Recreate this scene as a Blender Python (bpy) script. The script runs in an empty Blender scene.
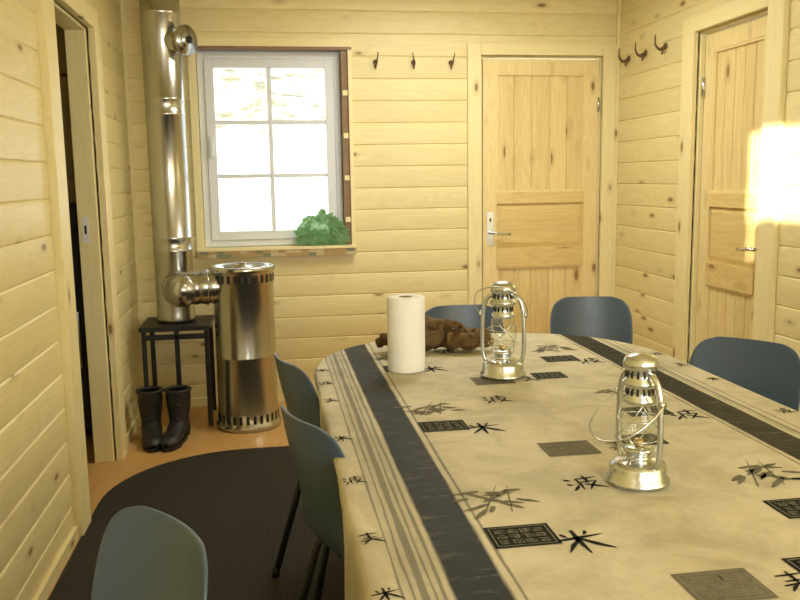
import bpy, bmesh, math, random
from mathutils import Matrix, Vector, noise
random.seed(7)
D,L,R=5.086,0.787,2.191
ZC=2.5; YR=-1.3
sc=bpy.context.scene
col=bpy.context.collection
# ------------------------------------------------------------ materials
def newmat(n):
    m=bpy.data.materials.new(n);m.use_nodes=True
    nt=m.node_tree
    return m,nt,nt.nodes['Principled BSDF']
def N(nt,t,**k):
    n=nt.nodes.new(t)
    for a,b in k.items(): setattr(n,a,b)
    return n
def math_(nt,op,a,b=None,c=None):
    n=N(nt,'ShaderNodeMath',operation=op)
    for i,v in enumerate((a,b,c)):
        if v is None: continue
        if isinstance(v,(int,float)): n.inputs[i].default_value=v
        else: nt.links.new(v,n.inputs[i])
    return n.outputs[0]
def mix(nt,f,a,b,bt='MIX'):
    n=N(nt,'ShaderNodeMix',data_type='RGBA',blend_type=bt)
    for i,v in ((0,f),(6,a),(7,b)):
        if isinstance(v,(int,float)): n.inputs[i].default_value=v
        elif isinstance(v,tuple): n.inputs[i].default_value=(*v,1)
        else: nt.links.new(v,n.inputs[i])
    return n.outputs[2]
def smooth(nt,v,a,b,lo=0,hi=1):
    n=N(nt,'ShaderNodeMapRange',interpolation_type='SMOOTHSTEP')
    nt.links.new(v,n.inputs[0]);n.inputs[1].default_value=a;n.inputs[2].default_value=b;n.inputs[3].default_value=lo;n.inputs[4].default_value=hi
    return n.outputs[0]
def comb(nt,x,y,z):
    n=N(nt,'ShaderNodeCombineXYZ')
    for i,v in enumerate((x,y,z)):
        if isinstance(v,(int,float)): n.inputs[i].default_value=v
        else: nt.links.new(v,n.inputs[i])
    return n.outputs[0]
def noise_(nt,vec,scale,detail=3,rough=.5,dist=0):
    n=N(nt,'ShaderNodeTexNoise');nt.links.new(vec,n.inputs['Vector'])
    n.inputs['Scale'].default_value=scale;n.inputs['Detail'].default_value=detail;n.inputs['Roughness'].default_value=rough;n.inputs['Distortion'].default_value=dist
    return n.outputs[0]
def bump(nt,b,h,s,d=.01):
    n=N(nt,'ShaderNodeBump');n.inputs['Strength'].default_value=s;n.inputs['Distance'].default_value=d
    nt.links.new(h,n.inputs['Height']);nt.links.new(n.outputs[0],b.inputs['Normal'])
def wood(name,axis,light=(.88,.785,.455),dark=(.75,.62,.28),knot=(.26,.12,.035),row=None,rowh=.13,rough=.42,kn=1.15,gr=.5):
    m,nt,b=newmat(name)
    tc=N(nt,'ShaderNodeTexCoord');sp=N(nt,'ShaderNodeSeparateXYZ');nt.links.new(tc.outputs['Object'],sp.inputs[0])
    ax={'X':0,'Y':1,'Z':2}
    lo=sp.outputs[ax[axis]];oth=[sp.outputs[i] for i in range(3) if i!=ax[axis]]
    tint=None
    if row:
        fl=math_(nt,'FLOOR',math_(nt,'DIVIDE',sp.outputs[ax[row]],rowh))
        wn=N(nt,'ShaderNodeTexWhiteNoise',noise_dimensions='1D');nt.links.new(fl,wn.inputs['W'])
        tint=wn.outputs[0]
        lo=math_(nt,'ADD',lo,math_(nt,'MULTIPLY',tint,23.0))
    g=comb(nt,math_(nt,'MULTIPLY',lo,1.1),math_(nt,'MULTIPLY',oth[0],9),math_(nt,'MULTIPLY',oth[1],9))
    kv=comb(nt,math_(nt,'MULTIPLY',lo,3.2),math_(nt,'MULTIPLY',oth[0],8),math_(nt,'MULTIPLY',oth[1],8))
    vo=N(nt,'ShaderNodeTexVoronoi');vo.inputs['Scale'].default_value=1.0;nt.links.new(kv,vo.inputs['Vector'])
    kd=vo.outputs['Distance']
    n1=noise_(nt,g,1.0,2,.5,.3)
    swirl=smooth(nt,kd,0,.35,.12,0)
    rings=math_(nt,'SINE',math_(nt,'MULTIPLY',math_(nt,'ADD',n1,swirl),70))
    rings=math_(nt,'MULTIPLY_ADD',rings,.5,.5)
    g2=comb(nt,math_(nt,'MULTIPLY',lo,3),math_(nt,'MULTIPLY',oth[0],60),math_(nt,'MULTIPLY',oth[1],60))
    n2=noise_(nt,g2,1.0,3,.6)
    f=math_(nt,'ADD',math_(nt,'MULTIPLY',rings,gr*.6),math_(nt,'MULTIPLY',n2,gr))
    c=mix(nt,f,light,dark)
    if tint is not None:
        c=mix(nt,math_(nt,'MULTIPLY',tint,.28),c,tuple(v*.78 for v in dark))
    big=noise_(nt,tc.outputs['Object'],1.3,2)
    c=mix(nt,math_(nt,'MULTIPLY',big,.12),c,dark)
    halo=smooth(nt,kd,.10*kn,.2*kn,.45,0)
    c=mix(nt,halo,c,tuple(v*.75 for v in dark))
    kf=smooth(nt,kd,.055*kn,.10*kn,.9,0)
    c=mix(nt,kf,c,knot)
    nt.links.new(c,b.inputs['Base Color']);b.inputs['Roughness'].default_value=rough
    bump(nt,b,f,.12,.004)
    return m
def plain(name,c,rough=.5,metal=0,var=.15,scale=20,bs=0.0,**k):
    m,nt,b=newmat(name)
    tc=N(nt,'ShaderNodeTexCoord');n=noise_(nt,tc.outputs['Object'],scale,3)
    cc=mix(nt,n,tuple(v*(1-var) for v in c),tuple(min(1,v*(1+var)) for v in c))
    nt.links.new(cc,b.inputs['Base Color']);b.inputs['Roughness'].default_value=rough;b.inputs['Metallic'].default_value=metal
    if bs: bump(nt,b,n,bs,.005)
    for a,v in k.items(): b.inputs[a].default_value=v
    return m
RH=.13
WX=wood('pine_boards_x','X',row='Z',rowh=RH)
WY=wood('pine_boards_y','Y',row='Z',rowh=RH)
PV=wood('pine_vertical','Z',gr=.35)
PX=wood('pine_horizontal_x','X',gr=.35)
PY=wood('pine_horizontal_y','Y',gr=.35)
DL,DD=(.87,.74,.40),(.72,.53,.21)
PD=wood('pine_door_stile','Z',light=DL,dark=DD,gr=.45,kn=1.2)
PPX=wood('pine_door_planks_x','Z',light=DL,dark=DD,gr=.6,kn=1.5,row='X',rowh=.098)
PPY=wood('pine_door_planks_y','Z',light=DL,dark=DD,gr=.6,kn=1.5,row='Y',rowh=.098)
RL,RD=(.83,.67,.32),(.66,.46,.16)
PDX=wood('pine_door_rail_x','X',light=RL,dark=RD,gr=.55,kn=1.4,row='Z',rowh=.10)
PDY=wood('pine_door_rail_y','Y',light=RL,dark=RD,gr=.55,kn=1.4,row='Z',rowh=.10)
BRN=wood('brown_shaded_wood','Z',light=(.30,.17,.07),dark=(.17,.09,.03))  # brown wood with the window reveal's shade put into its colour
FLR=wood('laminate_floor','Y',light=(.66,.40,.15),dark=(.52,.28,.085),row='X',rowh=.19,rough=.38,kn=.5)
steel=plain('polished_steel',(.50,.50,.47),.24,1,.08,6)
chrome=plain('chrome',(.62,.66,.68),.25,1,.08,30)
blackm=plain('black_metal',(.02,.02,.022),.45,.3)
boot_m=plain('boot_leather',(.018,.016,.015),.5,0,.3,30,.3)
white=plain('white_frame_paint',(.74,.77,.82),.4,0,.03)
blue=plain('blue_grey_plastic',(.062,.098,.148),.36,0,.06,60)
paper=plain('paper_towel',(.90,.91,.92),.9,0,.04,90,.3)
card=plain('cardboard',(.35,.24,.14),.9)
inkb=plain('cloth_ink_black',(.014,.016,.014),.8,0,.4,60)
inkg=plain('cloth_ink_grey',(.17,.16,.12),.8,0,.35,70)
inkl=plain('cloth_ink_light',(.26,.25,.20),.8)
dark_ap=plain('dark_enamel',(.03,.035,.035),.4)
brass=plain('brass',(.6,.45,.2),.3,1)
drift=plain('driftwood_bark',(.13,.075,.026),.8,0,.95,34,.9)
horn=plain('antler_horn',(.14,.08,.035),.45,0,.4,25)
for m_ in (inkb,inkg,inkl): m_.node_tree.nodes['Principled BSDF'].inputs['Specular IOR Level'].default_value=.12
def glassmat(n,tint,k):
    m,nt,b=newmat(n);nt.nodes.remove(b)
    out=nt.nodes['Material Output'];t=N(nt,'ShaderNodeBsdfTransparent');t.inputs[0].default_value=(*tint,1)
    g=N(nt,'ShaderNodeBsdfGlossy');g.inputs['Roughness'].default_value=.03
    lw=N(nt,'ShaderNodeLayerWeight');lw.inputs[0].default_value=.25
    fc=math_(nt,'MULTIPLY_ADD',lw.outputs['Facing'],k,.03)
    mx=N(nt,'ShaderNodeMixShader');nt.links.new(fc,mx.inputs[0]);nt.links.new(t.outputs[0],mx.inputs[1]);nt.links.new(g.outputs[0],mx.inputs[2])
    nt.links.new(mx.outputs[0],out.inputs[0]);return m
wglass=glassmat('window_glass',(.98,.985,.98),.2)
lglass=glassmat('lantern_glass',(.97,.98,.93),.45)
rugm,nt,b=newmat('rug_weave')
tc=N(nt,'ShaderNodeTexCoord');n=noise_(nt,tc.outputs['Object'],220,2)
wv=N(nt,'ShaderNodeTexWave');wv.inputs['Scale'].default_value=28;nt.links.new(tc.outputs['Object'],wv.inputs[0])
f=math_(nt,'MULTIPLY_ADD',wv.outputs[1],.5,math_(nt,'MULTIPLY',n,.5))
nt.links.new(mix(nt,f,(.010,.009,.007),(.034,.028,.02)),b.inputs['Base Color']);b.inputs['Roughness'].default_value=.95
bump(nt,b,f,.5,.004)
# tablecloth
cl,nt,b=newmat('tablecloth_fabric')
tc=N(nt,'ShaderNodeTexCoord');sp=N(nt,'ShaderNodeSeparateXYZ');nt.links.new(tc.outputs['Object'],sp.inputs[0])
x=sp.outputs[0];y=sp.outputs[1]
blot=noise_(nt,tc.outputs['Object'],6,6,.66,.6)
c=mix(nt,smooth(nt,blot,.35,.65),(.47,.43,.31),(.63,.58,.44))
sv=comb(nt,math_(nt,'MULTIPLY',x,90),math_(nt,'MULTIPLY',y,5),0)
st=noise_(nt,sv,1,3,.6)
def band(a,b_,soft=.004):
    e=math_(nt,'MULTIPLY_ADD',math_(nt,'SUBTRACT',st,.5),.010,x)
    return math_(nt,'MULTIPLY',smooth(nt,e,a-soft,a+soft),smooth(nt,e,b_-soft,b_+soft,1,0))
bd=math_(nt,'ADD',band(.247,.332),band(1.093,1.184))
patch=smooth(nt,noise_(nt,comb(nt,math_(nt,'MULTIPLY',x,14),math_(nt,'MULTIPLY',y,45),0),1,4,.7),.53,.72,0,.6)
bcol=mix(nt,patch,(.009,.011,.009),(.13,.13,.10))
for a,w in ((.347,.003),(.234,.003),(.220,.002),(.205,.006),(.188,.002),(1.081,.003),(1.197,.002),(1.21,.005),(1.235,.002),(.172,.002)):
    c=mix(nt,math_(nt,'MULTIPLY',band(a-w,a+w,.0015),.68),c,(.07,.07,.055))
c=mix(nt,math_(nt,'MULTIPLY',band(.175,.24,.01),.22),c,(.18,.17,.13))
c=mix(nt,bd,c,bcol)
nt.links.new(c,b.inputs['Base Color']);b.inputs['Roughness'].default_value=.55;b.inputs['Specular IOR Level'].default_value=.15
wr=noise_(nt,comb(nt,math_(nt,'MULTIPLY',x,4),math_(nt,'MULTIPLY',y,4),sp.outputs[2]),1.2,4,.55)
bump(nt,b,wr,.35,.03)
tape,nt,b=newmat('patterned_tape')
tc=N(nt,'ShaderNodeTexCoord');mp=N(nt,'ShaderNodeMapping');mp.inputs['Scale'].default_value=(22,1,40);nt.links.new(tc.outputs['Object'],mp.inputs[0])
fl=N(nt,'ShaderNodeVectorMath',operation='FLOOR');nt.links.new(mp.outputs[0],fl.inputs[0])
wn=N(nt,'ShaderNodeTexWhiteNoise');nt.links.new(fl.outputs[0],wn.inputs[0])
cr=N(nt,'ShaderNodeValToRGB');cr.color_ramp.interpolation='CONSTANT'
e=cr.color_ramp.elements;e[0].color=(.42,.28,.11,1);e[1].color=(.20,.22,.13,1);e[1].position=.5
q=e.new(.75);q.color=(.55,.45,.25,1)
nt.links.new(wn.outputs[0],cr.inputs[0]);nt.links.new(cr.outputs[0],b.inputs['Base Color'])
hill,nt,b=newmat('snowy_hillside')
tc=N(nt,'ShaderNodeTexCoord');sp=N(nt,'ShaderNodeSeparateXYZ');nt.links.new(tc.outputs['Object'],sp.inputs[0])
n=noise_(nt,comb(nt,math_(nt,'MULTIPLY',sp.outputs[0],1.6),math_(nt,'MULTIPLY',sp.outputs[1],1.4),math_(nt,'MULTIPLY',sp.outputs[2],3)),1.8,8,.75)
hh=smooth(nt,sp.outputs[2],1.0,2.4,-.14,.10)
f=smooth(nt,math_(nt,'ADD',n,hh),.42,.72)
hc=mix(nt,noise_(nt,tc.outputs['Object'],4,4),(.15,.12,.075),(.12,.13,.07))
nt.links.new(mix(nt,f,(.7,.7,.66),hc),b.inputs['Base Color']);b.inputs['Roughness'].default_value=.9
bag,nt,b=newmat('green_plastic_film')
tr=N(nt,'ShaderNodeBsdfTranslucent');tr.inputs[0].default_value=(.34,.62,.30,1)
b.inputs['Base Color'].default_value=(.26,.46,.22,1);b.inputs['Roughness'].default_value=.3
mx=N(nt,'ShaderNodeMixShader');mx.inputs[0].default_value=.5
nt.links.new(b.outputs[0],mx.inputs[1]);nt.links.new(tr.outputs[0],mx.inputs[2])
tp=N(nt,'ShaderNodeBsdfTransparent');m2=N(nt,'ShaderNodeMixShader');m2.inputs[0].default_value=.22
nt.links.new(mx.outputs[0],m2.inputs[1]);nt.links.new(tp.outputs[0],m2.inputs[2]);nt.links.new(m2.outputs[0],nt.nodes['Material Output'].inputs[0])
# ------------------------------------------------------------ mesh builder
class MB:
    def __init__(s): s.v=[];s.f=[];s.m=[];s.sm=[];s.mats=[]
    def mi(s,mat):
        if mat not in s.mats: s.mats.append(mat)
        return s.mats.index(mat)
    def add(s,vs,fs,mat,smooth=False):
        o=len(s.v);s.v+=[tuple(p) for p in vs];k=s.mi(mat)
        for f in fs: s.f.append([i+o for i in f]);s.m.append(k);s.sm.append(smooth)
    def box(s,a,b,mat,put=None):
        x0,y0,z0=a;x1,y1,z1=b
        vs=[(x,y,z) for x in (x0,x1) for y in (y0,y1) for z in (z0,z1)]
        if put: vs=[put(*p) for p in vs]
        s.add(vs,[(0,1,3,2),(4,6,7,5),(0,4,5,1),(2,3,7,6),(0,2,6,4),(1,5,7,3)],mat)
    def lathe(s,prof,mat,c=(0,0,0),seg=40,M=None,smooth=True,caps=True):
        vs=[];n=len(prof)
        for i in range(seg):
            t=2*math.pi*i/seg
            for r,z in prof:
                p=Vector((r*math.cos(t),r*math.sin(t),z))
                if M: p=M@p
                vs.append(p+Vector(c))
        fs=[]
        for i in range(seg):
            j=(i+1)%seg
            for k in range(n-1): fs.append((i*n+k,j*n+k,j*n+k+1,i*n+k+1))
        if caps:
            if prof[0][0]>1e-5: fs.append(tuple(i*n for i in range(seg))[::-1])
            if prof[-1][0]>1e-5: fs.append(tuple(i*n+n-1 for i in range(seg)))
        s.add(vs,fs,mat,smooth)
    def tube(s,path,rad,mat,seg=10,caps=True,noisef=0,sy=1.0):
        P=[Vector(p) for p in path];n=len(P)
        rr=rad if isinstance(rad,(list,tuple)) else [rad]*n
        vs=[];up=None
        for i in range(n):
            t=(P[min(i+1,n-1)]-P[max(i-1,0)]).normalized()
            if up is None:
                up=Vector((0,0,1)) if abs(t.z)<.9 else Vector((0,1,0))
            a=t.cross(up).normalized();bb=a.cross(t).normalized();up=bb
            for k in range(seg):
                q=2*math.pi*k/seg;r=rr[i]
                if noisef: r*=1+noisef*noise.noise(Vector((math.cos(q)*2.2,math.sin(q)*2.2,i*.35)) + P[i]*12)
                vs.append(P[i]+a*math.cos(q)*r+bb*math.sin(q)*r*sy)
        fs=[(i*seg+k,i*seg+(k+1)%seg,(i+1)*seg+(k+1)%seg,(i+1)*seg+k) for i in range(n-1) for k in range(seg)]
        if caps: fs+= [tuple(range(seg))[::-1],tuple((n-1)*seg+k for k in range(seg))]
        s.add(vs,fs,mat,True)
    def obj(s,name,parent=None,loc=None,rot=None,bev=0,recalc=True):
        me=bpy.data.meshes.new(name);me.from_pydata(s.v,[],s.f)
        for m in s.mats: me.materials.append(m)
        me.polygons.foreach_set('material_index',s.m);me.polygons.foreach_set('use_smooth',s.sm)
        if recalc:
            bm=bmesh.new();bm.from_mesh(me);bmesh.ops.recalc_face_normals(bm,faces=bm.faces);bm.to_mesh(me);bm.free()
        me.update()
        o=bpy.data.objects.new(name,me);col.objects.link(o)
        if parent: o.parent=parent
        if loc: o.location=loc
        if rot: o.rotation_euler=rot
        if bev:
            md=o.modifiers.new('b','BEVEL');md.width=bev;md.segments=2;md.limit_method='ANGLE'
        return o
def spl(pts,n=8):
    P=[Vector(p) for p in pts];out=[]
    for i in range(len(P)-1):
        a=P[max(i-1,0)];b=P[i];c=P[i+1];d=P[min(i+2,len(P)-1)]
        for k in range(n):
            t=k/n
            out.append(.5*((2*b)+(c-a)*t+(2*a-5*b+4*c-d)*t*t+(3*b-a-3*c+d)*t**3))
    out.append(P[-1]);return out
pB=lambda u,d,z:(u,D+d,z)
pL=lambda u,d,z:(-L-d,u,z)
pR=lambda u,d,z:(R+d,u,z)
pE=lambda u,d,z:(u,YR-d,z)
# ------------------------------------------------------------ board walls
def dep(t):
    e=min(t,1-t)*RH
    g=.0045*max(0,1-e/.006) if e<.006 else 0
    return g+.003*(2*t-1)**2
def wall(name,put,u0,u1,openings,mat,T=.10):
    mb=MB();rows=int(math.ceil(ZC/RH))
    for r in range(rows):
        z0=r*RH;z1=min((r+1)*RH,ZC)
        br=sorted({z0,z1}|{e for o in openings for e in (o[2],o[3]) if z0<e<z1})
        for a,b_ in zip(br[:-1],br[1:]):
            mid=(a+b_)/2
            segs=[(u0,u1)]
            for o in openings:
                if o[2]<mid<o[3]:
                    ns=[]
                    for s0,s1 in segs:
                        if o[1]<=s0 or o[0]>=s1: ns.append((s0,s1));continue
                        if o[0]>s0: ns.append((s0,o[0]))
                        if o[1]<s1: ns.append((o[1],s1))
                    segs=ns
            zs=[a]+[z0+t*RH for t in (.022,.046,.2,.35,.5,.65,.8,.954,.978) if a<z0+t*RH<b_]+[b_]
            for s0,s1 in segs:
                pr=[(dep((q-z0)/RH),q) for q in zs]+[(T,b_),(T,a)]
                n=len(pr)
                vs=[put(s0,d,q) for d,q in pr]+[put(s1,d,q) for d,q in pr]
                fs=[(i,(i+1)%n,n+(i+1)%n,n+i) for i in range(n)]+[tuple(range(n)),tuple(range(n,2*n))[::-1]]
                mb.add(vs,fs,mat)
    return mb.obj(name)
LO0,LO1=3.37,4.12
wall('wall_back',pB,-L-.1,R+.1,[(-.41,.50,.93,2.15),(1.305,2.085,0,2.09)],WX)
wall('wall_left',pL,YR,D,[(LO0,LO1,0,2.06),(-.95,-.2,1.79,2.23),(-.37,-.22,1.60,1.79)],WY)  # both high openings are unseen, cut to shape the sun patch
wall('wall_right',pR,YR,D,[(3.46,4.10,0,2.07)],WY)
wall('wall_rear',pE,-L-.1,R+.1,[(.3,1.9,.95,2.1)],WX)
mb=MB();mb.box((-2.4,YR-.2,-.1),(R+.2,D+.2,0),FLR);mb.obj('floor')
mb=MB();mb.box((-2.4,YR-.2,ZC),(R+.2,D+.2,ZC+.1),PX);mb.obj('ceiling')
mb=MB();mb.box((-2.3,D,0),(-L-.1,D+.1,ZC),WX);mb.obj('wall_side_room_back')
mb=MB();mb.box((-2.4,2.3,0),(-2.3,D+.1,ZC),WY);mb.obj('wall_side_room_left')
mb=MB();mb.box((-2.3,2.3,0),(-L-.1,2.4,ZC),WX);mb.obj('wall_side_room_near')
mb=MB();mb.box((-1.45,4.52,.05),(-.93,5.0,1.25),dark_ap);mb.box((-1.43,4.50,.10),(-.95,4.52,.80),dark_ap);mb.box((-1.43,4.50,.83),(-.95,4.52,1.22),dark_ap)
mb.tube([(-1.0,4.47,.4),(-1.0,4.47,.7)],.008,chrome);mb.box((-1.0,4.47,.45),(-.995,4.5,.47),chrome)
for px_ in (-1.42,-.98):
    for py_ in (4.55,4.95): mb.box((px_,py_,0),(px_+.03,py_+.03,.06),dark_ap)
mb.obj('metal_cabinet',bev=.004)
def casing(name,put,u0,u1,zt,w0,w1,wt,mv,mh,t=.022,T=.10):
    mb=MB()
    mb.box((u0-w0,-t,0),(u0,0.012,zt+wt),mv,put)
    mb.box((u1,-t,0),(u1+w1,0.012,zt+wt),mv,put)
    mb.box((u0,-t,zt),(u1,0.012,zt+wt),mh,put)
    mb.box((u0,.012,0),(u0+.012,T+.002,zt),mv,put);mb.box((u1-.012,.012,0),(u1,T+.002,zt),mv,put)
    mb.box((u0+.012,.012,zt-.012),(u1-.012,T+.002,zt),mh,put)
    return mb.obj(name,bev=.003)
casing('trim_1',pB,1.305,2.085,2.09,.085,.085,.07,PV,PX)
casing('trim_2',pL,LO0,LO1,2.06,.15,.13,.09,PV,PY,t=.03,T=.10)
casing('trim_3',pR,3.46,4.10,2.07,.12,.12,.08,PV,PY,t=.025)
mb=MB();mb.box((-.66,-.012,0),(1.21,.012,.05),PX,pB);mb.obj('baseboard_back')
mb=MB();mb.box((YR,-.014,0),(3.21,.012,.05),PY,pL);mb.box((4.26,-.014,0),(D-.03,.012,.05),PY,pL);mb.obj('baseboard_left')
mb=MB();mb.box((YR,-.014,0),(3.33,.012,.05),PY,pR);mb.box((4.26,-.014,0),(D-.03,.012,.05),PY,pR);mb.obj('baseboard_right')
mb=MB();mb.box((R-.02,D-.02,0),(R,D,ZC),PV);mb.box((-L,D-.02,0),(-L+.02,D,ZC),PV);mb.obj('trim_4')
mb=MB();mb.box((-.868,4.105,1.08),(-.842,4.111,1.20),white);mb.box((-.860,4.1035,1.12),(-.850,4.106,1.16),blackm);mb.obj('strike_plate')
# doors
def door(name,put,u0,u1,zt,mh,mp,d0,hand):
    mb=MB();s=.088;T=.04
    z=[.012,.13,.79,.91,1.19,1.26,zt-.085,zt]
    mb.box((u0,d0,z[0]),(u0+s,d0+T,z[7]),PD,put);mb.box((u1-s,d0,z[0]),(u1,d0+T,z[7]),PD,put)
    for a,b_ in ((0,1),(2,3),(4,5),(6,7)):
        e=-.006 if a in (2,4) else 0
        mb.box((u0+s,d0+e,z[a]),(u1-s,d0+T,z[b_]),mh if a in (2,4) else PD,put)
    def bead(a,b_,c_,d_):
        q=.012
        for bx in (((a,d0+.003,c_),(a+q,d0+.02,d_)),((b_-q,d0+.003,c_),(b_,d0+.02,d_)),((a+q,d0+.003,c_),(b_-q,d0+.02,c_+q)),((a+q,d0+.003,d_-q),(b_-q,d0+.02,d_))): mb.box(*bx,PD,put)
    w=(u1-u0-2*s)/5
    for a,b_ in ((1,2),(5,6)):
        bead(u0+s,u1-s,z[a],z[b_])
        for k in range(5):
            U0_,U1_=u0+s+k*w,u0+s+(k+1)*w;g=.005
            P_=[(U0_,d0+.020),(U0_+g,d0+.014),(U1_-g,d0+.014),(U1_,d0+.020),(U1_,d0+.03),(U0_,d0+.03)]
            n=6;mb.add([put(a_,b2,z[a]) for a_,b2 in P_]+[put(a_,b2,z[b_]) for a_,b2 in P_],[(i,(i+1)%n,n+(i+1)%n,n+i) for i in range(n)],mp)
    i=.03;a=[(u0+s,d0+.012,z[3]),(u1-s,d0+.012,z[3]),(u1-s,d0+.012,z[4]),(u0+s,d0+.012,z[4])]
    b2=[(u0+s+i,d0+.002,z[3]+i),(u1-s-i,d0+.002,z[3]+i),(u1-s-i,d0+.002,z[4]-i),(u0+s+i,d0+.002,z[4]-i)]
    mb.add([put(*p) for p in a+b2],[(0,1,5,4),(1,2,6,5),(2,3,7,6),(3,0,4,7),(4,5,6,7)],mh)
    mb.box((u0+s-.01,d0+T*.75,z[1]-.01),(u1-s+.01,d0+T,z[6]+.01),PD,put)
    hu=u0+.045 if hand>0 else u1-.045
    mb.box((hu-.02,d0-.004,.93),(hu+.02,d0,1.14),chrome,put)
    mb.tube([put(hu,d0,1.01),put(hu,d0-.045,1.01)],.009,chrome)
    mb.tube([put(hu,d0-.045,1.01),put(hu+hand*.03,d0-.05,1.01),put(hu+hand*.08,d0-.05,1.002),put(hu+hand*.12,d0-.045,1.0)],.008,chrome)
    mb.box((hu-.005,d0-.006,1.08),(hu+.005,d0-.003,1.10),blackm,put)
    for zz in (.25,1.75):
        uu=u1-.004 if hand>0 else u0+.004
        mb.tube([put(uu,d0-.008,zz),put(uu,d0-.008,zz+.09)],.008,chrome)
    return mb.obj(name)
door('door_1',pB,1.322,2.068,2.07,PDX,PPX,.008,1)
door('door_2',pR,3.477,4.083,2.05,PDY,PPY,.035,1)
# ------------------------------------------------------------ window
mb=MB()
X0,X1,Z0,Z1=-.385,.45,.965,2.105
def fr(x0,x1,z0,z1,w,d0,d1,mat):
    mb.box((x0,d0,z0),(x0+w,d1,z1),mat,pB);mb.box((x1-w,d0,z0),(x1,d1,z1),mat,pB)
    mb.box((x0+w,d0,z0),(x1-w,d1,z0+w),mat,pB);mb.box((x0+w,d0,z1-w),(x1-w,d1,z1),mat,pB)
fr(X0,X1,Z0,Z1,.038,.045,.12,white)
fr(X0+.04,X1-.04,Z0+.04,Z1-.04,.052,.03,.085,white)
gx0,gx1,gz0,gz1=X0+.092,X1-.092,Z0+.092,Z1-.092
mb.box((.014,.04,gz0),(.040,.075,gz1),white,pB)
for zz in (1.385,1.70): mb.box((gx0,.042,zz-.012),(gx1,.073,zz+.012),white,pB)
mb.box((gx0-.005,.055,gz0-.005),(gx1+.005,.060,gz1+.005),wglass,pB)
mb.box((X0+.055,.005,1.50),(X0+.075,.03,1.62),white,pB)
mb.obj('window_1',bev=.004)
mb=MB()
mb.box((-.43,-.02,.962),(-.388,.13,2.112),PV,pB)
mb.box((.452,-.02,.962),(.462,.13,2.112),BRN,pB)
mb.box((.462,-.012,.962),(.492,.13,2.112),BRN,pB)
mb.box((.492,-.03,.962),(.515,.13,2.112),PV,pB)
mb.box((-.43,-.03,2.112),(.515,.13,2.128),BRN,pB)
mb.box((-.43,-.032,2.128),(.515,.13,2.17),PX,pB)
for zz in (1.1,1.35,1.6,1.85): mb.box((.458,-.022,zz),(.488,-.01,zz+.03),PV,pB)
mb.box((-.43,-.055,.945),(.515,.13,.962),PX,pB)
mb.box((-.43,-.05,.905),(.515,.0,.945),tape,pB)
mb.obj('trim_5')
mb=MB()
mb.box((-.95,-.01,1.79),(-.37,.1,1.80),PY,pL);mb.box((-.95,-.01,2.22),(-.2,.1,2.23),PY,pL);mb.obj('sun_patch_opening')  # edge strips of the unseen opening that shapes the sun patch
mb=MB()
for a,b_ in (((.3,-.02,.95),(.34,.1,2.1)),((1.86,-.02,.95),(1.9,.1,2.1)),((.34,-.02,.95),(1.86,.1,.99)),((.34,-.02,2.06),(1.86,.1,2.1)),((1.08,.0,.99),(1.12,.06,2.06))): mb.box(a,b_,white,pE)
mb.obj('added_rear_window')  # unseen window added behind the camera to hold the rear fill light
mb=MB();nx,ny=40,50;vs=[]
for j in range(ny+1):
    for i in range(nx+1):
        X=-9+18*i/nx;Y=6.2+20*j/ny
        vs.append((X,Y,-.6+(Y-6.2)*.42+.35*noise.noise(Vector((X*.5,Y*.6,1)))+.12*noise.noise(Vector((X*2,Y*2,4)))))
mb.add(vs,[(j*(nx+1)+i,j*(nx+1)+i+1,(j+1)*(nx+1)+i+1,(j+1)*(nx+1)+i) for j in range(ny) for i in range(nx)],hill,True)
mb.obj('snowy_hillside')
# green crumpled bag
bm=bmesh.new();bmesh.ops.create_icosphere(bm,subdivisions=5,radius=1)
for v in bm.verts:
    p=v.co.copy()
    r1=1-abs(noise.noise(p*2.0+Vector((3,1,2))))*2;r2=1-abs(noise.noise(p*4+Vector((7,0,1))))*2;r3=1-abs(noise.noise(p*9))*2
    k=.45+.42*r1+.30*r2+.10*r3+.35*noise.noise(p*1.3+Vector((5,2,0)))
    q=p*k
    v.co=Vector((q.x*.125*(1.1-.35*q.z)+.02*q.z,q.y*.030,max(q.z,-.72)*.125))
me=bpy.data.meshes.new('green_plastic_bag');bm.to_mesh(me);bm.free();me.materials.append(bag)
for p in me.polygons:p.use_smooth=False
o=bpy.data.objects.new('green_plastic_bag',me);col.objects.link(o);o.location=(.305,D-.022,1.053)
# hooks
def hook(name,base,outv,s,lean):
    mb=MB();o_=Vector(outv);b0=Vector(base);side=Vector((-o_.y,o_.x,0))
    mb.tube([b0-o_*.001,b0+o_*.006],.014*s,horn,seg=12)
    pts=spl([b0,b0+o_*.03*s+Vector((0,0,-.016*s)),b0+o_*.055*s+Vector((0,0,.005*s))+side*lean*.3*s,b0+o_*.06*s+Vector((0,0,.05*s))+side*lean*s])
    n=len(pts);mb.tube(pts,[.010*s*(1-.75*i/(n-1)) for i in range(n)],horn,seg=8,noisef=.2)
    pts=spl([b0,b0+o_*.015*s+Vector((0,0,-.02*s)),b0+o_*.02*s+Vector((0,0,-.04*s))]);n=len(pts)
    mb.tube(pts,[.009*s*(1-.6*i/(n-1)) for i in range(n)],horn,seg=8)
    mb.obj(name)
for i,xx in enumerate((.66,.89,1.12)): hook('coat_hook',(xx,D-.001,2.045),(0,-1,0),1.0,(.01,-.015,.012)[i])
for i,yy in enumerate((4.93,4.70,4.45)): hook('coat_hook',(R-.001,yy,2.055),(-1,0,0),1.15,.01)
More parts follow.
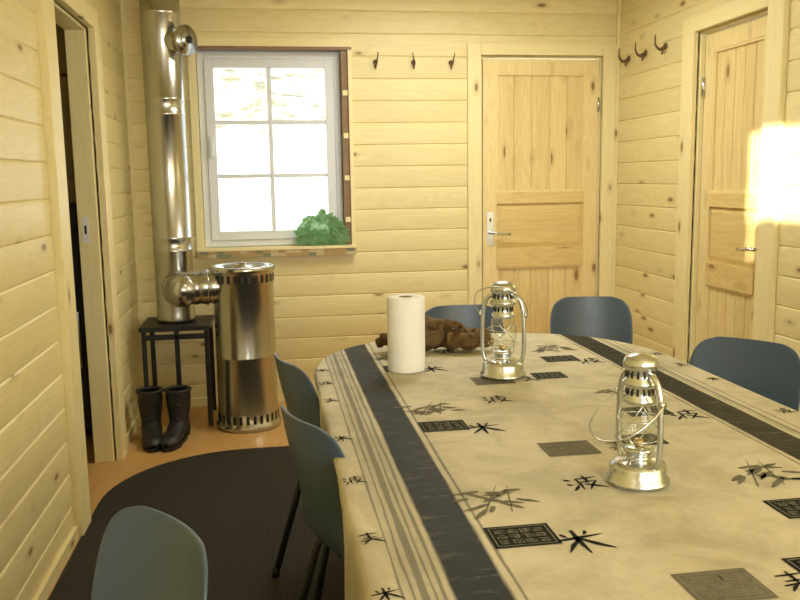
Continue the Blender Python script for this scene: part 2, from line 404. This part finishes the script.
# ------------------------------------------------------------ stove
mb=MB();sx,sy=-.155,4.62
pr=[(.0,.0),(.178,.0),(.180,.03),(.168,.035),(.168,.10),(.166,.11),(.164,.40),(.166,.405),(.164,.41),(.164,.80),(.167,.805),(.167,.865),(.174,.87),(.176,.895),(.168,.90),(.150,.90),(.145,.885),(.0,.885)]
mb.lathe(pr,steel,c=(sx,sy,0),seg=64)
for k in range(28):
    t=2*math.pi*k/28
    for z0,z1,rr in ((.815,.855,.1665),(.045,.09,.1675)):
        c_,s_=math.cos(t),math.sin(t);w=.0085
        def P(a,r,z): return (sx+c_*r-s_*a,sy+s_*r+c_*a,z)
        vs=[P(-w,rr-.004,z0),P(w,rr-.004,z0),P(w,rr-.004,z1),P(-w,rr-.004,z1),P(-w,rr+.0015,z0),P(w,rr+.0015,z0),P(w,rr+.0015,z1),P(-w,rr+.0015,z1)]
        mb.add(vs,[(4,5,6,7),(0,1,5,4),(1,2,6,5),(2,3,7,6),(3,0,4,7)],blackm)
mb.lathe([(.0,.885),(.10,.888),(.105,.90),(.02,.905),(.02,.915),(.0,.916)],steel,c=(sx,sy,0),seg=40)
pts=spl([(sx-.12,sy-.02,.79),(sx-.21,sy-.03,.79),(-.45,sy-.02,.785),(-.515,4.690,.775)],6)
rr=[.088+ (.005 if i%3==0 else 0) for i in range(len(pts))]
mb.tube(pts,rr,steel,seg=28)
mb.tube([(sx-.19,sy-.025,.79),(sx-.20,sy-.027,.79)],.098,steel,seg=28)
d=Vector((-.30,-.95,0)).normalized();p0=Vector((-.455,sy-.03,.785))
mb.tube([p0,p0+d*.09],.078,steel,seg=28);mb.tube([p0+d*.085,p0+d*.10],.086,steel,seg=28);mb.tube([p0+d*.10,p0+d*.104],.05,chrome,seg=28)
mb.obj('sheet_metal_stove')
mb=MB();px,py=-.54,4.80
z=.575;prof=[(.0,z)]
prof+=[(.105,z),(.108,z+.02),(.105,z+.04)]
for zz in (.98,1.05,1.72,1.80,2.25): prof+=[(.105,zz-.006),(.110,zz),(.105,zz+.006)]
prof+=[(.105,ZC)]
mb.lathe(prof,steel,c=(px,py,0),seg=48)
d=Vector((.78,-.62,0)).normalized();p0=Vector((px,py,2.10))
mb.tube([p0,p0+d*.17],.066,steel,seg=28);mb.tube([p0+d*.155,p0+d*.185],.078,steel,seg=28);mb.tube([p0+d*.185,p0+d*.192],.045,chrome,seg=28)
mb.tube([p0+d*.19,p0+d*.205],.02,blackm,seg=12)
mb.obj('stove_pipe')
mb=MB()
x0,x1,y0,y1=-.725,-.345,4.62,4.99
mb.box((x0,y0,.548),(x1,y1,.574),blackm)
for a in (x0+.01,x1-.035):
    for b_ in (y0+.01,y1-.035): mb.box((a,b_,0),(a+.025,b_+.025,.55),blackm)
mb.box((x0+.02,y0+.01,.50),(x1-.02,y0+.02,.53),blackm);mb.box((x0+.02,y1-.02,.5),(x1-.02,y1-.01,.53),blackm)
mb.box((-.54,y0+.01,0),(-.515,y0+.035,.55),blackm)
mb.obj('metal_stand',bev=.002)
def boot(loc,rz):
    mb=MB();seg=20;R_=[((0,0,.31),(.056,.066),0),((0,.004,.27),(.060,.070),0),((0,.004,.2),(.055,.066),0),((0,0,.14),(.048,.060),-.1),((0,-.008,.10),(.045,.066),-.45),((0,-.04,.078),(.046,.062),-.85),((0,-.09,.058),(.047,.048),-1.25),((0,-.14,.05),(.050,.040),-1.5),((0,-.19,.045),(.046,.034),-1.57),((0,-.225,.04),(.030,.024),-1.57),((0,-.235,.038),(.008,.008),-1.57)]
    vs=[]
    for (cx,cy,cz),(a,b_),tilt in R_:
        for k in range(seg):
            q=2*math.pi*k/seg;yy=b_*math.sin(q)
            vs.append((cx+a*math.cos(q),cy+yy*math.cos(tilt),max(.012,cz+yy*math.sin(tilt))))
    fs=[(i*seg+k,i*seg+(k+1)%seg,(i+1)*seg+(k+1)%seg,(i+1)*seg+k) for i in range(len(R_)-1) for k in range(seg)]
    mb.add(vs,fs,boot_m,True)
    mb.lathe([(0.0,.02),(.046,.02),(.05,.06),(.046,.12),(.0,.13)],boot_m,c=(0,.012,0),seg=20)
    out=[]
    for k in range(32):
        q=2*math.pi*k/32;yy=math.sin(q);xx=math.cos(q);w=.052 if yy<-.2 else .044
        out.append((xx*w*(abs(xx)**-.2 if abs(xx)>.01 else 1),-.085+yy*.158))
    n=len(out);mb.add([(a,b_,0) for a,b_ in out]+[(a,b_,.024) for a,b_ in out],[tuple(range(n))[::-1],tuple(range(n,2*n))]+[(i,(i+1)%n,n+(i+1)%n,n+i) for i in range(n)],blackm)
    for i in range(6):
        z=.11+i*.03;mb.tube([(-.03,-.058,z),(0,-.070 if i>0 else -.08,z+.008),(.03,-.058,z)],.004,blackm,seg=6)
    mb.tube([(math.cos(q)*.058,math.sin(q)*.068,.31) for q in [2*math.pi*k/16 for k in range(17)]],.010,boot_m,seg=8)
    o=mb.obj('boot',loc=loc,rot=(0,0,rz));o.scale=(1.08,1,.86)
boot((-.66,4.45,0),.15);boot((-.515,4.44,0),-.2)
def rrect(x0,x1,y0,y1,r,n=14):
    o=[]
    for cx,cy,a0 in ((x1-r,y1-r,0),(x0+r,y1-r,90),(x0+r,y0+r,180),(x1-r,y0+r,270)):
        for k in range(n+1):
            a=math.radians(a0+90*k/n);o.append((cx+r*math.cos(a),cy+r*math.sin(a)))
    return o
mb=MB();o_=rrect(-.765,1.75,.2,4.17,.62);n=len(o_)
mb.add([(a,b_,0.0) for a,b_ in o_]+[(a,b_,.006) for a,b_ in o_],[tuple(range(n,2*n))]+[(i,(i+1)%n,n+(i+1)%n,n+i) for i in range(n)],rugm)
mb.obj('rug')
# ------------------------------------------------------------ table
TX,HW=.725,.60
def outline(n=28,m=24):
    pts=[]
    e=.8;b_=.64
    def pw(v): return math.copysign(abs(v)**e,v)
    for k in range(n+1):
        a=math.pi*k/n;pts.append((TX+HW*pw(math.cos(a)),2.5+b_*abs(math.sin(a))**e))
    for k in range(1,m): pts.append((TX-HW,2.5-(2.5-.97)*k/m))
    for k in range(n+1):
        a=math.pi+math.pi*k/n;pts.append((TX+HW*pw(math.cos(a)),.97-b_*abs(math.sin(a))**e))
    for k in range(1,m): pts.append((TX+HW,.97+(2.5-.97)*k/m))
    return pts
OL=outline();n=len(OL);TZ=.75
nrm=[]
for i in range(n):
    a=Vector(OL[i-1]);c_=Vector(OL[(i+1)%n]);t=(c_-a).normalized();nrm.append(Vector((t.y,-t.x)))
mb=MB()
cen=(TX,1.735);vs=[(cen[0],cen[1],TZ)];rings=[]
for s in (.3,.6,.85,.96,.99): rings.append([(cen[0]+(x_-cen[0])*s,cen[1]+(y_-cen[1])*s,TZ) for x_,y_ in OL])
arc=0;ph=[]
for i in range(n):
    ph.append(arc);arc+=(Vector(OL[(i+1)%n])-Vector(OL[i])).length
for off,dz,w in ((0,-.003,0),(.005,-.010,0),(.008,-.03,.1),(.009,-.08,.4),(.010,-.14,.7),(.011,-.20,1.0),(.012,-.225,1.1)):
    rg=[]
    for i in range(n):
        q=ph[i]/arc*2*math.pi
        wv=.007*math.sin(q*23+1.3*math.sin(q*5))*w
        # the cloth is pushed in where a chair back leans on it
        ind=0
        if OL[i][0]<TX-HW*.9:
            for cy_ in (1.84,2.50): ind+=.055*min(1,w*1.6)*math.exp(-((OL[i][1]-cy_)/.22)**4)
        rg.append((OL[i][0]+nrm[i].x*(off+wv-ind),OL[i][1]+nrm[i].y*(off+wv-ind),TZ+dz+.008*w*math.sin(q*9)))
    rings.append(rg)
for r_ in rings: vs+=r_
fs=[(0,1+i,1+(i+1)%n) for i in range(n)]
for k in range(len(rings)-1):
    for i in range(n):
        fs.append((1+k*n+(i+1)%n,1+k*n+i,1+(k+1)*n+i,1+(k+1)*n+(i+1)%n))
mb.add(vs,fs,cl,True)
ZD=TZ+.0009
def stroke(cx,cy,s,x0,y0,x1,y1,w,mat,rot=0,z=ZD,bend=0):
    c_,s_=math.cos(rot),math.sin(rot)
    a=Vector((x0,y0));b_=Vector((x1,y1));t=(b_-a).normalized();nn=Vector((-t.y,t.x));m_=(a+b_)/2+nn*bend
    L_=[a-nn*w*.3,m_-nn*w*.5,b_-nn*w*.12,b_+nn*w*.12,m_+nn*w*.5,a+nn*w*.3]
    mb.add([(cx+s*(p.x*c_-p.y*s_),cy+s*(p.x*s_+p.y*c_),z) for p in L_],[(0,1,4,5),(1,2,3,4)],mat)
KJ=[[(-.5,.12,.5,.2,.11),(0,.5,-.05,-.5,.12),(0,.1,-.42,-.38,.1),(.02,.1,.48,-.42,.13),(-.28,.38,-.2,.2,.09),(.25,.42,.15,.25,.08)],
    [(-.45,.35,-.3,.2,.12),(-.5,.02,-.35,-.08,.12),(-.48,-.45,-.2,-.1,.1),(-.15,.3,.5,.35,.09),(-.12,.3,-.2,-.45,.09),(.15,.5,.12,-.02,.1),(-.12,.05,.38,.08,.08),(.38,.08,-.05,-.48,.09),(-.02,-.08,.5,-.48,.12)],
    [(-.4,.3,.4,.36,.1),(-.3,0,.3,.05,.09),(0,.5,0,-.2,.11),(-.45,-.2,.45,-.15,.1),(-.1,-.2,-.4,-.5,.1),(.1,-.2,.45,-.5,.12)]]
def kanji(x_,y_,s,k,rot=0):
    for a in KJ[k%3]: stroke(x_,y_,s,*a,inkb,rot,bend=random.uniform(-.03,.03))
def seal(x_,y_,w,h,base,ln,rot=0):
    mb.add([(x_+a*w/2,y_+b_*h/2,ZD) for a,b_ in ((-1,-1),(1,-1),(1,1),(-1,1))],[(0,1,2,3)],base)
    z=ZD+.0005;t=.0018
    def bar(a,b_,c_,d_): mb.add([(a,b_,z),(c_,b_,z),(c_,d_,z),(a,d_,z)],[(0,1,2,3)],ln)
    m=.006
    for r in ((x_-w/2+m,y_-h/2+m,x_+w/2-m,y_-h/2+m+t),(x_-w/2+m,y_+h/2-m-t,x_+w/2-m,y_+h/2-m),(x_-w/2+m,y_-h/2+m,x_-w/2+m+t,y_+h/2-m),(x_+w/2-m-t,y_-h/2+m,x_+w/2-m,y_+h/2-m)): bar(*r)
    nx,ny=4,3;cw=(w-4*m)/nx;ch=(h-4*m)/ny
    for i in range(nx):
        for j in range(ny):
            X=x_-w/2+2*m+i*cw;Y=y_-h/2+2*m+j*ch
            for q in range(3):
                yy=Y+ch*(.12+.28*q)
                bar(X+cw*random.choice((.08,.3)),yy,X+cw*random.choice((.9,.7)),yy+t)
            for q in range(2):
                xx=X+cw*random.choice((.1,.3,.5,.7,.85));bar(xx,Y+ch*.1,xx+t,Y+ch*random.choice((.5,.85)))
def bamboo(x_,y_,s):
    for i in range(18):
        cx,cy=random.uniform(-.4,.4),random.uniform(-.35,.35);a=random.choice((-2.6,-2.2,-.6,-.9,-.3,-2.9,.3))+random.uniform(-.2,.2);l=random.uniform(.22,.42)
        stroke(x_,y_,s,cx,cy,cx+l*math.cos(a),cy+l*math.sin(a),.09,inkg,z=ZD+.0002*(i%4))
    stroke(x_,y_,s,-.3,-.5,.15,.55,.03,inkg);stroke(x_,y_,s,.1,-.5,.3,.5,.025,inkg)
for k in range(-1,3):
    y_=1.30+.65*k
    if y_<2.8:
        seal(.405,y_,.115,.085,inkb,inkl);kanji(.497,y_-.04,.09,0,.1)
        seal(.945,y_+.02,.115,.085,inkb,inkl);kanji(1.03,y_-.03,.085,1)
    if y_+.16<2.9: bamboo(.405,y_+.165,.13);bamboo(.965,y_+.20,.14)
    if y_+.215<2.9: kanji(.60,y_+.215,.075,1,.1)
    seal(.645,y_-.225 if k>-1 else .8,.12,.095,inkg,inkl)
    if y_+.45<2.9: seal(.83,y_+.45,.10,.08,inkb,inkl);kanji(.76,y_+.42,.06,2)
for i,y_ in enumerate((2.62,2.45,2.25,1.90,1.62,1.34,1.14)):
    kanji(.15,y_,.045,i,.2);kanji(1.29,y_,.045,i+1,.2)
mb.obj('tablecloth',recalc=False)
mb=MB()
ins=[(TX+(a-TX)*.90,1.735+(b_-1.735)*.95) for a,b_ in OL]
mb.add([(a,b_,.718) for a,b_ in ins]+[(a,b_,.7485) for a,b_ in ins],[tuple(range(n))[::-1],tuple(range(n,2*n))]+[(i,(i+1)%n,n+(i+1)%n,n+i) for i in range(n)],PY)
for a in (.42,1.0):
    for b_ in (.9,2.6): mb.box((a-.03,b_-.03,.006),(a+.03,b_+.03,.718),PV)
mb.box((.44,.9,.62),(.47,2.6,.718),PY);mb.box((.96,.9,.62),(.99,2.6,.718),PY)
mb.obj('dining_table')
# ------------------------------------------------------------ chairs
PP=[(.225,.422,.165),(.212,.448,.185),(.12,.455,.20),(0,.443,.205),(-.10,.438,.20),(-.155,.452,.192),(-.185,.50,.184),(-.203,.575,.184),(-.219,.65,.187),(-.235,.72,.184),(-.243,.765,.170),(-.247,.79,.145),(-.249,.803,.105)]
def chair_meshes():
    A=spl([(p[0],p[1],p[2]) for p in PP],3)
    nu=12;vs=[]
    for p in A:
        for i in range(nu+1):
            u=2*i/nu-1;hw=p.z
            back=min(1,max(0,(p.y-.44)/.12))
            vs.append((u*hw,p.x+back*.045*u*u*(hw/.18)**2,p.y+(1-back)*.018*(abs(u)**3)))
    fs=[(r*(nu+1)+i,r*(nu+1)+i+1,(r+1)*(nu+1)+i+1,(r+1)*(nu+1)+i) for r in range(len(A)-1) for i in range(nu)]
    m=MB();m.add(vs,fs,blue,True)
    l=MB()
    for sx_ in (-1,1):
        l.tube([(sx_*.20,.205,.006),(sx_*.165,.16,.40),(sx_*.155,.13,.425),(sx_*.15,-.10,.42),(sx_*.155,-.13,.40),(sx_*.20,-.235,.006)],.011,blackm)
        l.lathe([(.0,0),(.014,0),(.014,.03),(.0,.03)],blackm,c=(sx_*.20,.205,.0),seg=10);l.lathe([(.0,0),(.014,0),(.014,.03),(.0,.03)],blackm,c=(sx_*.20,-.235,.0),seg=10)
    l.tube([(-.15,.10,.42),(.15,.10,.42)],.009,blackm);l.tube([(-.15,-.08,.418),(.15,-.08,.418)],.009,blackm)
    return m,l
cm=None
def chair(loc,ang):
    global cm
    e=bpy.data.objects.new('plastic_dining_chair',None);col.objects.link(e)
    if cm is None:
        a,b_=chair_meshes();s=a.obj('seat_shell');l=b_.obj('leg_frame');cm=(s.data,l.data)
    else:
        s=bpy.data.objects.new('seat_shell',cm[0]);l=bpy.data.objects.new('leg_frame',cm[1]);col.objects.link(s);col.objects.link(l)
    md=s.modifiers.new('s','SOLIDIFY');md.thickness=.009;md.offset=0
    md=s.modifiers.new('ss','SUBSURF');md.levels=1;md.render_levels=2
    s.parent=e;l.parent=e
    e.rotation_euler=(0,0,math.radians(ang-90))
    f=Vector((math.cos(math.radians(ang)),math.sin(math.radians(ang)),0))
    p=Vector((loc[0],loc[1],0))+f*.249
    e.location=(p.x,p.y,.006)
chair((0.015,2.55),15)
chair((.035,1.91),20)
chair((-.165,1.335),213)
chair((.80,3.50),-90)
chair((1.43,3.60),-100)
chair((1.57,2.51),218)
# ------------------------------------------------------------ tabletop things
mb=MB()
mb.lathe([(.02,0),(.058,0),(.0595,.004),(.0595,.231),(.058,.235),(.022,.235),(.02,.232),(.02,0)],paper,seg=48,caps=False)
mb.lathe([(.0195,.001),(.0195,.2345),(.0215,.2352)],card,seg=32,caps=False)
mb.tube([(.0595,.0,.0),(.0605,.0,.235)],.0012,paper,seg=6)
mb.obj('paper_towel_roll',loc=(.415,2.57,TZ+.002))
mb=MB()
def lump(pts,r):
    P=spl(pts,9);k=len(P);rad=[]
    for i in range(k):
        t=i/(k-1)*(len(r)-1);a=int(min(t,len(r)-2));rad.append(r[a]+(r[a+1]-r[a])*(t-a))
    mb.tube(P,rad,drift,seg=24,noisef=.8)
lump([(-.20,0,.025),(-.12,.02,.045),(-.03,-.01,.045),(.07,.01,.042),(.16,-.02,.032),(.21,-.03,.022)],[.012,.028,.038,.036,.028,.01])
lump([(-.10,.02,.045),(-.07,.0,.075),(0,.01,.083),(.06,.02,.065),(.12,.0,.05)],[.016,.028,.028,.022,.012])
lump([(-.05,-.03,.035),(-.13,-.05,.045),(-.19,-.03,.06)],[.026,.022,.006])
lump([(.05,-.03,.035),(.12,-.055,.037),(.17,-.04,.055),(.20,-.03,.045)],[.027,.024,.018,.006])
lump([(0,.02,.065),(-.02,.03,.095),(-.05,.02,.105)],[.022,.014,.006])
lump([(.02,.0,.065),(.05,-.02,.09),(.10,-.02,.085)],[.02,.016,.006])
mb.obj('driftwood_burl',loc=(.555,2.84,TZ+.008),rot=(0,0,-.05))
def lantern(loc,rz,H,bail):
    mb=MB();k=H/.30
    mb.lathe([(0,0),(.066,0),(.071,.004),(.071,.010),(.064,.016),(.063,.038),(.060,.046),(.045,.053),(.030,.056),(.026,.060),(.026,.070),(.032,.073),(.032,.080),(.024,.084),(.0,.084)],chrome,seg=40)
    mb.lathe([(.008,.084),(.012,.09),(.010,.10),(.003,.102)],brass,seg=16)
    mb.lathe([(.026,.084),(.034,.098),(.041,.118),(.043,.135),(.040,.155),(.033,.175),(.028,.188)],lglass,seg=32,caps=False)
    mb.lathe([(.030,.184),(.036,.188),(.036,.196),(.030,.202),(.030,.222),(.040,.228),(.040,.236),(.032,.242),(.031,.262),(.038,.266),(.039,.278),(.034,.290),(.020,.297),(.0,.299)],chrome,seg=32)
    for q in range(14):
        t=2*math.pi*q/14
        for zz,r0 in ((.206,.0302),(.246,.0318)):
            mb.box((-.002,-.0028,0),(.0015,.0028,.012),blackm,lambda a,b_,c_:((r0+a)*math.cos(t)-b_*math.sin(t),(r0+a)*math.sin(t)+b_*math.cos(t),zz+c_))
    for s_ in (-1,1):
        mb.tube(spl([(s_*.052,0,.044),(s_*.062,0,.062),(s_*.066,0,.10),(s_*.065,0,.17),(s_*.061,0,.215),(s_*.048,0,.246),(s_*.026,0,.256)]),.0068,chrome,seg=12)
        mb.lathe([(0,-.003),(.008,-.003),(.008,.003),(0,.003)],chrome,c=(s_*.072,0,.195),seg=14,M=Matrix.Rotation(math.pi/2,3,'Y'))
    for z_,r_ in ((.105,.046),(.15,.048)):
        mb.tube([(r_*math.cos(2*math.pi*i/24),r_*math.sin(2*math.pi*i/24),z_) for i in range(25)],.0012,chrome,seg=6)
    for s_ in (-1,1):
        mb.tube(spl([(s_*.03,-.02,.075),(s_*.02,-.044,.11),(s_*-.02,-.042,.15),(s_*-.03,-.02,.185)]),.0012,chrome,seg=6)
        mb.tube(spl([(s_*.03,.02,.075),(s_*.02,.044,.11),(s_*-.02,.042,.15),(s_*-.03,.02,.185)]),.0012,chrome,seg=6)
    mb.lathe([(.011,0),(.012,.010),(.0,.012)],chrome,c=(.0,-.045,.048),seg=16)
    mb.tube([(.02,-.02,.065),(.03,-.05,.065),(.034,-.056,.058)],.0018,chrome,seg=6)
    pv=Matrix.Rotation(math.radians(bail),3,'X')
    B=spl([(-.076,0,0),(-.080,0,.05),(-.062,0,.108),(-.02,0,.135),(.02,0,.135),(.062,0,.108),(.080,0,.05),(.076,0,0)],6)
    mb.tube([pv@p+Vector((0,0,.195)) for p in B],.0018,chrome,seg=8)
    o=mb.obj('oil_lantern',loc=loc,rot=(0,0,rz));o.scale=(k,k,k)
lantern((.69,2.42,TZ+.0015),math.radians(-30),.295,45)
lantern((.705,1.50,TZ+.0015),math.radians(-72),.262,125)
# ------------------------------------------------------------ camera
ps,th,ro,f,h=.1534,.1447,.0156,833.2,1.3558
s,c=math.sin(ps),math.cos(ps);st_,ct=math.sin(th),math.cos(th);sr,cr_=math.sin(ro),math.cos(ro)
Fw=Vector((s*ct,c*ct,-st_));R0=Vector((c,-s,0));U0=Vector((s*st_,c*st_,ct))
Rv=cr_*R0-sr*U0;U=cr_*U0+sr*R0
cam=bpy.data.cameras.new('camera');co=bpy.data.objects.new('camera',cam);col.objects.link(co)
cam.sensor_width=36;cam.lens=f*36/800;cam.clip_start=.02
co.matrix_world=Matrix(((Rv.x,U.x,-Fw.x,0),(Rv.y,U.y,-Fw.y,0),(Rv.z,U.z,-Fw.z,h),(0,0,0,1)))
sc.camera=co
# ------------------------------------------------------------ light
def area(name,loc,rot,sx_,sy_,e,colr):
    l=bpy.data.lights.new(name,'AREA');l.shape='RECTANGLE';l.size=sx_;l.size_y=sy_;l.energy=e;l.color=colr
    o=bpy.data.objects.new(name,l);col.objects.link(o);o.location=loc;o.rotation_euler=rot;return o
area('added_rear_fill',(1.1,YR-.12,1.52),(math.pi/2,0,0),1.55,1.1,50,(1,.99,.90))  # added fill from behind the camera, set in the invented rear window
area('added_ceiling_fill',(1.0,3.9,2.46),(0,0,0),.8,.8,29,(1,.98,.86))  # added fill under the ceiling, brightens back wall and floor; no real fixture
sl=bpy.data.lights.new('sun','SUN');sl.energy=18;sl.angle=math.radians(.6);sl.color=(1,.92,.72)
so=bpy.data.objects.new('sun',sl);col.objects.link(so)
so.rotation_euler=Vector((2.98,3.8,-.65)).to_track_quat('-Z','Y').to_euler()
w=bpy.data.worlds.new('world');sc.world=w;w.use_nodes=True
bg=w.node_tree.nodes['Background'];bg.inputs[0].default_value=(.88,.95,1,1);bg.inputs[1].default_value=3.2
sc.view_settings.view_transform='Standard'
print('OK')
